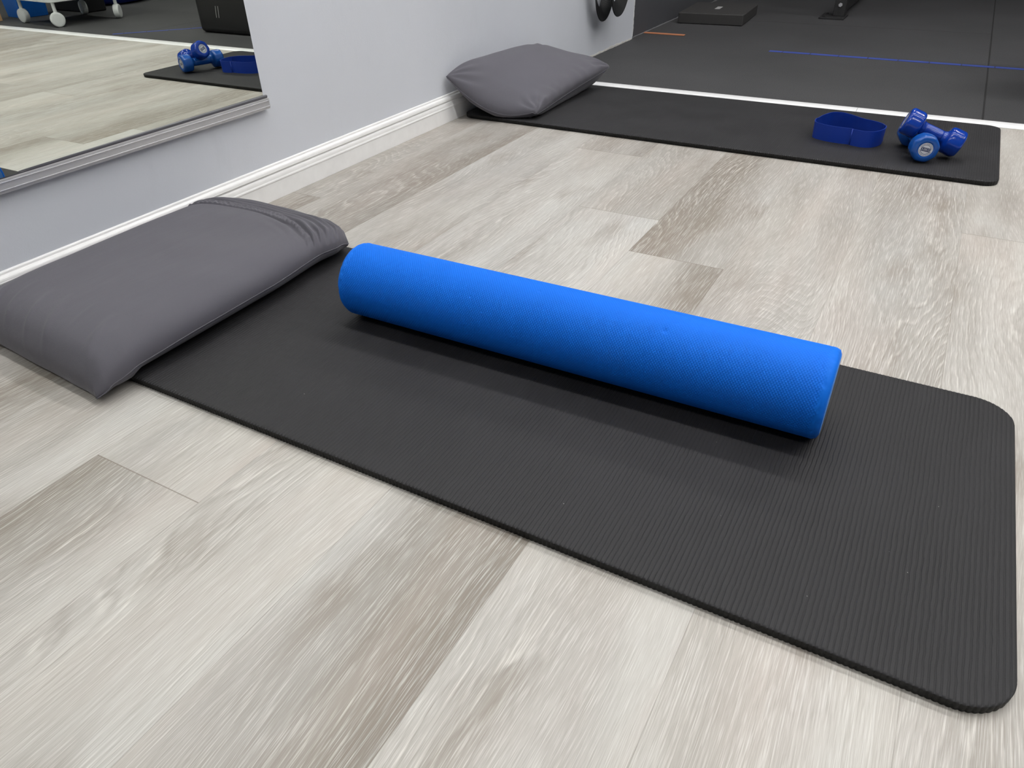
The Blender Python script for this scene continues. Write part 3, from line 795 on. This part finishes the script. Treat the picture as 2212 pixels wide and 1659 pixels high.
# ================================================================== dumbbells
def label_parts(par, x, sgn, R=0.0155):
    """round white label on a head end; local axis x"""
    b = MB()
    def disc(r0, r1, xx, mi, n=64):
        v = [(xx, r*math.cos(2*math.pi*i/n), r*math.sin(2*math.pi*i/n)) for r in (r0, r1) for i in range(n)]
        f = [(i, (i+1) % n, n+(i+1) % n, n+i) for i in range(n)]
        if r0 == 0: f = [tuple(range(n, 2*n))]
        if sgn < 0: f = [q[::-1] for q in f]
        b.add(v, f, mi)
    e = 0.00025*sgn
    q = R/0.0155
    disc(0.0001, R, x, 0); disc(0.0100*q, 0.0109*q, x+e, 1)
    # tiny illegible lettering round the rim
    rr = random.Random(5)
    for i in range(44):
        if i % 22 in (0, 1, 21): continue
        t0 = 2*math.pi*i/44; dt = 0.035 + 0.035*rr.random()
        v = [(x+e, q*r*math.cos(t), q*r*math.sin(t)) for r, t in ((0.0122, t0), (0.0143, t0), (0.0143, t0+dt), (0.0122, t0+dt))]
        b.add(v, [(0, 1, 2, 3) if sgn > 0 else (3, 2, 1, 0)], 1)
    # central bar
    v = [(x+e, q*y, q*z) for y, z in ((-0.0106, -0.0042), (0.0106, -0.0042), (0.0106, 0.0042), (-0.0106, 0.0042))]
    b.add(v, [(0, 1, 2, 3) if sgn > 0 else (3, 2, 1, 0)], 1)
    lab = b.build('label', [M_lab, M_labink], par); lab['label'] = 'round white weight label'
    cu = bpy.data.curves.new('lettering', 'FONT'); cu.body = '3.0KG'; cu.size = 0.0078*q; cu.align_x = 'CENTER'; cu.align_y = 'CENTER'; cu.resolution_u = 3
    tmp = bpy.data.objects.new('tmp', cu); C.objects.link(tmp); bpy.context.view_layer.update()
    me = bpy.data.meshes.new_from_object(tmp.evaluated_get(bpy.context.evaluated_depsgraph_get()))
    bpy.data.objects.remove(tmp)
    # text plane xy -> plane facing +x*sgn
    for vv in me.vertices:
        a, c = vv.co.x, vv.co.y
        vv.co = (x + 2.2*e, a*sgn, c)
    me.name = 'lettering'; me.materials.clear(); me.materials.append(M_lab)
    to = bpy.data.objects.new('lettering', me); C.objects.link(to); to.parent = lab
    return lab

def dumbbell(p0, p1, label, mat, roll=0.0, group=None):
    """p0/p1: centres of the two heads"""
    p0 = Vector(p0); p1 = Vector(p1); mid = (p0+p1)/2; d = (p1-p0).normalized(); half = (p1-p0).length/2
    root = empty('dumbbell', (0, 0, 0), label, 'dumbbell', group)
    z = Vector((0, 0, 1)); y = z.cross(d).normalized(); zz = d.cross(y)
    M = Matrix((d, y, zz)).transposed().to_4x4(); M.translation = mid
    root.matrix_world = M @ Matrix.Rotation(roll, 4, 'X')
    R = 0.0412; t = 0.0245
    def shape(th, a):       # softly octagonal heads
        k = max(0.0, min(1.0, (abs(a) - (half-t))/0.012))
        oct_ = math.cos(math.pi/8)/math.cos(((th + math.pi/8) % (math.pi/4)) - math.pi/8)
        return 1 + k*(oct_-1)*0.50
    for s in (-1, 1):
        b = MB()
        pr = [(half+t-0.0015, 0.0205), (half+t-0.0015, 0.0212), (half+t-0.0002, 0.0225), (half+t, 0.0270), (half+t-0.0008, 0.0340), (half+t-0.0022, 0.0372), (half+t-0.0050, 0.0396),
              (half+t-0.0090, R-0.0003), (half+t-0.0120, R), (half-t+0.0120, R), (half-t+0.0080, R-0.0006), (half-t+0.0040, 0.0388), (half-t+0.0012, 0.0360), (half-t-0.0002, 0.0300), (half-t-0.0025, 0.0240), (half-t-0.006, 0.0208), (half-t-0.011, 0.0190), (half-t-0.014, 0.0187)]
        pr = [(a*s, r) for a, r in pr]
        if s < 0: pr = pr[::-1]
        pr = pr[::-1]
        b.lathe(pr, 64, shape=shape)
        h = b.build('head', mat, root, smooth=True)
        label_parts(h, s*(half+t-0.0012), s, 0.0205)
    b = MB(); b.lathe([(-(half-t-0.011), 0.0188), (-(half-t-0.02), 0.0184), (0, 0.0188), (half-t-0.02, 0.0184), (half-t-0.011, 0.0188)], 40)
    b.build('handle', mat, root, smooth=True)
    return root
zf = 0.0152
dumbbell((1.629, 2.560, zf+0.0425), (1.582, 2.712, zf+0.0425), 'blue dumbbell lying flat on the mat with its white weight label facing forward', M_vin2, roll=0.2)
dumbbell((1.579, 2.622, 0.1100), (1.703, 2.632, zf+0.0480), 'blue dumbbell resting tilted across the handle of the other dumbbell', M_vin, roll=0.35)

# ================================================================== far gym area
# balance pad
def prism(b, x0, y0, x1, y1, ang, z0, z1): pass
o = MB(); o.box(-0.20, 0.20, 0.0, 0.50, 0.0, 0.062)
pad = o.build('balance_pad', M_pad, bevel=0.006); pad.location = (0.262, 4.92, 0.0008); pad.rotation_euler = (0, 0, 0.07)
tag(pad, 'black rectangular foam balance pad on the rubber floor by the dark wall', 'balance pad')
o = MB(); o.box(-0.020, 0.012, 0.20, 0.31, 0.0622, 0.0626); o.build('printed_mark', M_mark, pad)['label'] = 'small pale printed mark'
# orange strip
o = MB(); o.box(0, 0.245, -0.016, 0.016, 0, 0.004); s_ = o.build('orange_strip', M_orange, bevel=0.001); s_.location = (-0.003, 4.50, 0.0006)
tag(s_, 'thin orange strip lying on the rubber floor against the dark wall', 'strip')
# blue tapes
o = MB(); o.box(0, 2.2, -0.019, 0.019, 0, 0.0006); s_ = o.build('floor_tape', M_tape); s_.location = (0.789, 4.225, 0.0004)
tag(s_, 'long straight blue tape line across the black rubber floor', 'tape')
o = MB(); o.box(0, 0.62, -0.012, 0.012, 0, 0.0006); s_ = o.build('floor_tape', M_tape); s_.location = (3.124, 3.262, 0.0004); s_.rotation_euler = (0, 0, math.atan2(0.364, -0.331))
tag(s_, 'short diagonal blue tape line on the rubber floor, seen only in the mirror', 'tape')

# power rack
def rack():
    root = empty('power_rack', (0.93, 5.50, 0.0), 'black steel power rack upright standing on the rubber floor', 'power rack')
    for i, dy in enumerate((0.0, 1.15)):
        b = MB(); b.box(-0.105, 0.045, -0.115+dy, 0.075+dy, 0.001, 0.010)
        pl = b.build('foot_plate', M_steel, root, bevel=0.001)
        for (sx, sy) in ((-0.08, -0.09), (-0.08, 0.05)):
            bb = MB(); bb.tube((sx, sy+dy, 0.010), (sx, sy+dy, 0.018), 0.009, 0.009, 6); bb.build('bolt', M_steel, pl)
        b = MB(); b.box(-0.035, 0.035, -0.035+dy, 0.035+dy, 0.010, 2.2); up = b.build('upright', M_steel, root, bevel=0.003)
        bb = MB(); bb.tube((0.0, -0.0352+dy, 0.075), (0.0, -0.043+dy, 0.075), 0.012, 0.012, 6); bb.build('bolt', M_alu, up)
    b = MB(); b.box(-0.020, 0.030, 0.035, 1.115, 0.030, 0.110); b.build('base_beam', M_steel, root, bevel=0.003)
    b = MB(); b.box(-0.025, 0.025, 0.035, 1.115, 2.12, 2.19); b.build('top_beam', M_steel, root, bevel=0.003)
rack()

# black loop bands hanging on the wall
def hook_and_bands():
    root = empty('wall_hook', (0.0, 3.93, 0.98), 'black wall hook holding the hanging loop bands', 'hook')
    b = MB(); b.box(0.0008, 0.008, -0.03, 0.03, -0.05, 0.05); b.build('hook_plate', M_steel, root, bevel=0.002)
    b = MB(); b.tube((0.004, 0, 0.0), (0.11, 0, 0.0), 0.006); b.tube((0.105, 0, 0.0), (0.115, 0, 0.035), 0.006); b.build('peg', M_steel, root, smooth=True)
    specs = [(3.735, 0.200, 0.040, 0.085, 'black loop band hanging on the wall, nearer of the two'), (3.775, 0.220, 0.105, 0.090, 'black loop band hanging on the wall, nearer the corner')]
    for (yc, zb, xo, wd, lab) in specs:
        pts = []; n = 40; top = 0.985; yt = 3.93
        for i in range(n+1):          # bottom U
            t = math.pi*i/n; pts.append((yc - wd*math.cos(t), zb + 0.15 - 0.15*math.sin(t)))
        up = [(yc + wd*(1-k) + (yt+0.008-yc)*k, lerp(zb+0.15, top, k)) for k in [i/20 for i in range(1, 21)]]
        up = [(lerp(yc+wd, yt+0.010, k**1.3), z) for (q, z), k in zip(up, [i/20 for i in range(1, 21)])]
        dn = [(lerp(yc-wd, yt-0.010, k**1.3), lerp(zb+0.15, top, k)) for k in [i/20 for i in range(20, 0, -1)]]
        loop = pts + up + [(yt, top+0.008)] + dn
        m = len(loop); V = []; F = []; w2 = 0.035; th = 0.0025
        for i, (y, z) in enumerate(loop):
            y0, z0 = loop[i-1]; y1, z1 = loop[(i+1) % m]; l = math.hypot(y1-y0, z1-z0) or 1; ny_, nz_ = (z1-z0)/l, -(y1-y0)/l
            tw = 0.95 + 0.25*math.sin(2*math.pi*i/m*1.0 + 0.6)
            ax = Vector((math.cos(tw), ny_*math.sin(tw), nz_*math.sin(tw))); nn = Vector((-math.sin(tw), ny_*math.cos(tw), nz_*math.cos(tw)))
            c = Vector((xo, y, z))
            for a, bq in ((-w2, -th), (w2, -th), (w2, th), (-w2, th)): 
                p = c + ax*a + nn*bq; p.x = max(p.x, 0.003); V.append(p)
        for i in range(m):
            a = i*4; b2 = ((i+1) % m)*4
            for k in range(4): F.append((a+k, b2+k, b2+(k+1) % 4, a+(k+1) % 4))
        o = obj('hanging_band', V, F, M_black, smooth=False); tag(o, lab, 'resistance band')
hook_and_bands()

# ================================================================== things beyond the right edge, visible in the mirror
def trolley():
    root = empty('rolling_cart', (3.955, 3.57, 0.0), 'white rolling utility cart on disc castors, seen in the mirror', 'cart', rz=0.09)
    h = 0.222
    def tray(z, name):
        b = MB(); n = 0
        def rr(hw, r=0.06, k=6):
            pts = []
            for (cx, cy, a0) in ((hw-r, hw-r, 0), (-hw+r, hw-r, 90), (-hw+r, -hw+r, 180), (hw-r, -hw+r, 270)):
                for i in range(k+1):
                    a = math.radians(a0+90*i/k); pts.append((cx+r*math.cos(a), cy+r*math.sin(a)))
            return pts
        rings = [(rr(h+0.030), z), (rr(h+0.040), z+0.004), (rr(h+0.042), z+0.055), (rr(h+0.036), z+0.055), (rr(h+0.034), z+0.008)]
        v = []; f = []; m = len(rings[0][0])
        for pts, zz in rings: v += [(x, y, zz) for x, y in pts]
        for j in range(len(rings)-1):
            for i in range(m): f.append((j*m+i, j*m+(i+1) % m, (j+1)*m+(i+1) % m, (j+1)*m+i))
        f.append(tuple(range(m-1, -1, -1))); f.append(tuple(range((len(rings)-1)*m, len(rings)*m)))
        b.add(v, f); return b.build(name, M_whitepl, root)
    for z in (0.150, 0.50, 0.86): tray(z, 'tray')
    for sx in (-1, 1):
        for sy in (-1, 1):
            b = MB(); b.tube((sx*(h+0.005), sy*(h+0.005), 0.160), (sx*(h+0.005), sy*(h+0.005), 0.90), 0.012, 0.012, 14); b.build('post', M_whitepl, root, smooth=True)
            ca = MB(); cx, cy = sx*h, sy*h
            dx, dy = {(-1, -1): (0.93, 0.36), (1, -1): (0.10, 0.99), (-1, 1): (0.75, -0.66), (1, 1): (0.2, -0.97)}[(sx, sy)]
            px_, py_ = cx + 0.012, cy - 0.0
            ca.tube((cx, cy, 0.085), (cx, cy, 0.158), 0.012, 0.011, 14)
            ca = ca.build('castor', M_whitepl, root, smooth=False)
            ax = Vector((dx, dy, 0)).normalized()
            w_ = MB()
            M = Matrix((ax, Vector((-ax.y, ax.x, 0)), Vector((0, 0, 1)))).transposed().to_4x4(); M.translation = Vector((cx, cy, 0.0465)) + ax*0.0
            w_.lathe([(-0.020, 0.036), (-0.018, 0.043), (-0.012, 0.0455), (0.012, 0.0455), (0.018, 0.043), (0.020, 0.036)], 40, M)
            w_.build('castor_wheel', M_whitepl, ca)
trolley()
o = MB(); o.box(0, 0.65, 0, 0.5, 0, 0.62)
bx = o.build('foam_box', M_box, bevel=0.03, seg=5); bx.location = (1.965, 3.530, 0.001); tag(bx, 'tall black foam box on the rubber floor, seen in the mirror beyond the dumbbells', 'box')
for k in (0, 1):
    o = MB(); x = 0.452 + 0.022*k
    o.add([(x, -0.0006, 0.092), (x+0.004, -0.0006, 0.092), (x-0.006, -0.0006, 0.158), (x-0.010, -0.0006, 0.158)], [(0, 1, 2, 3)]); o.build('printed_mark', M_mark, bx)['label'] = 'slanted pale printed stroke'
# blue bin
b = MB(); n = 4
v = [(-0.10,-0.10,0),(0.10,-0.10,0),(0.10,0.10,0),(-0.10,0.10,0),(-0.115,-0.115,0.36),(0.115,-0.115,0.36),(0.115,0.115,0.36),(-0.115,0.115,0.36),
     (-0.108,-0.108,0.36),(0.108,-0.108,0.36),(0.108,0.108,0.36),(-0.108,0.108,0.36),(-0.094,-0.094,0.01),(0.094,-0.094,0.01),(0.094,0.094,0.01),(-0.094,0.094,0.01)]
f = [(3,2,1,0)]
for r in range(3):
    for i in range(4): f.append((r*4+i, r*4+(i+1) % 4, (r+1)*4+(i+1) % 4, (r+1)*4+i))
f.append((12,13,14,15)); b.add(v, f)
o = b.build('storage_bin', M_bluebin, bevel=0.006); o.location = (4.51, 3.59, 0.001); o.rotation_euler = (0, 0, 0.10)
tag(o, 'bright blue plastic bin behind the white cart, seen in the mirror', 'bin')
# dark blue round cushion
b = MB(); b.lathe([(0.0, 0.20), (0.012, 0.28), (0.05, 0.315), (0.10, 0.315), (0.14, 0.28), (0.19, 0.20), (0.215, 0.08), (0.217, 0.01)][::-1], 64, Matrix.Rotation(-math.pi/2, 4, 'Y'))
o = b.build('balance_cushion', M_blueball, smooth=True); o.location = (4.62, 4.36, 0.0012); tag(o, 'dark blue round balance cushion behind the white cart, seen in the mirror', 'balance cushion')
# black box behind the cart
b = MB(); b.box(-0.42, 0.0, 0.0, 0.16, 0, 0.4); o = b.build('storage_box', M_box, bevel=0.01); o.location = (4.60, 3.86, 0.001); tag(o, 'black storage box in the shade behind the white cart, seen in the mirror', 'box')
b = MB(); b.box(-0.02, 0.02, -0.02, 0.02, 0, 0.7); b.box(-0.02, 0.40, -0.02, 0.02, 0.66, 0.70); b.box(0.36, 0.40, -0.02, 0.02, 0, 0.70)
o = b.build('wooden_stand', M_brown); o.location = (4.48, 3.34, 0.001); tag(o, 'pale brown wooden stand leg at the far left of the mirror', 'stand')
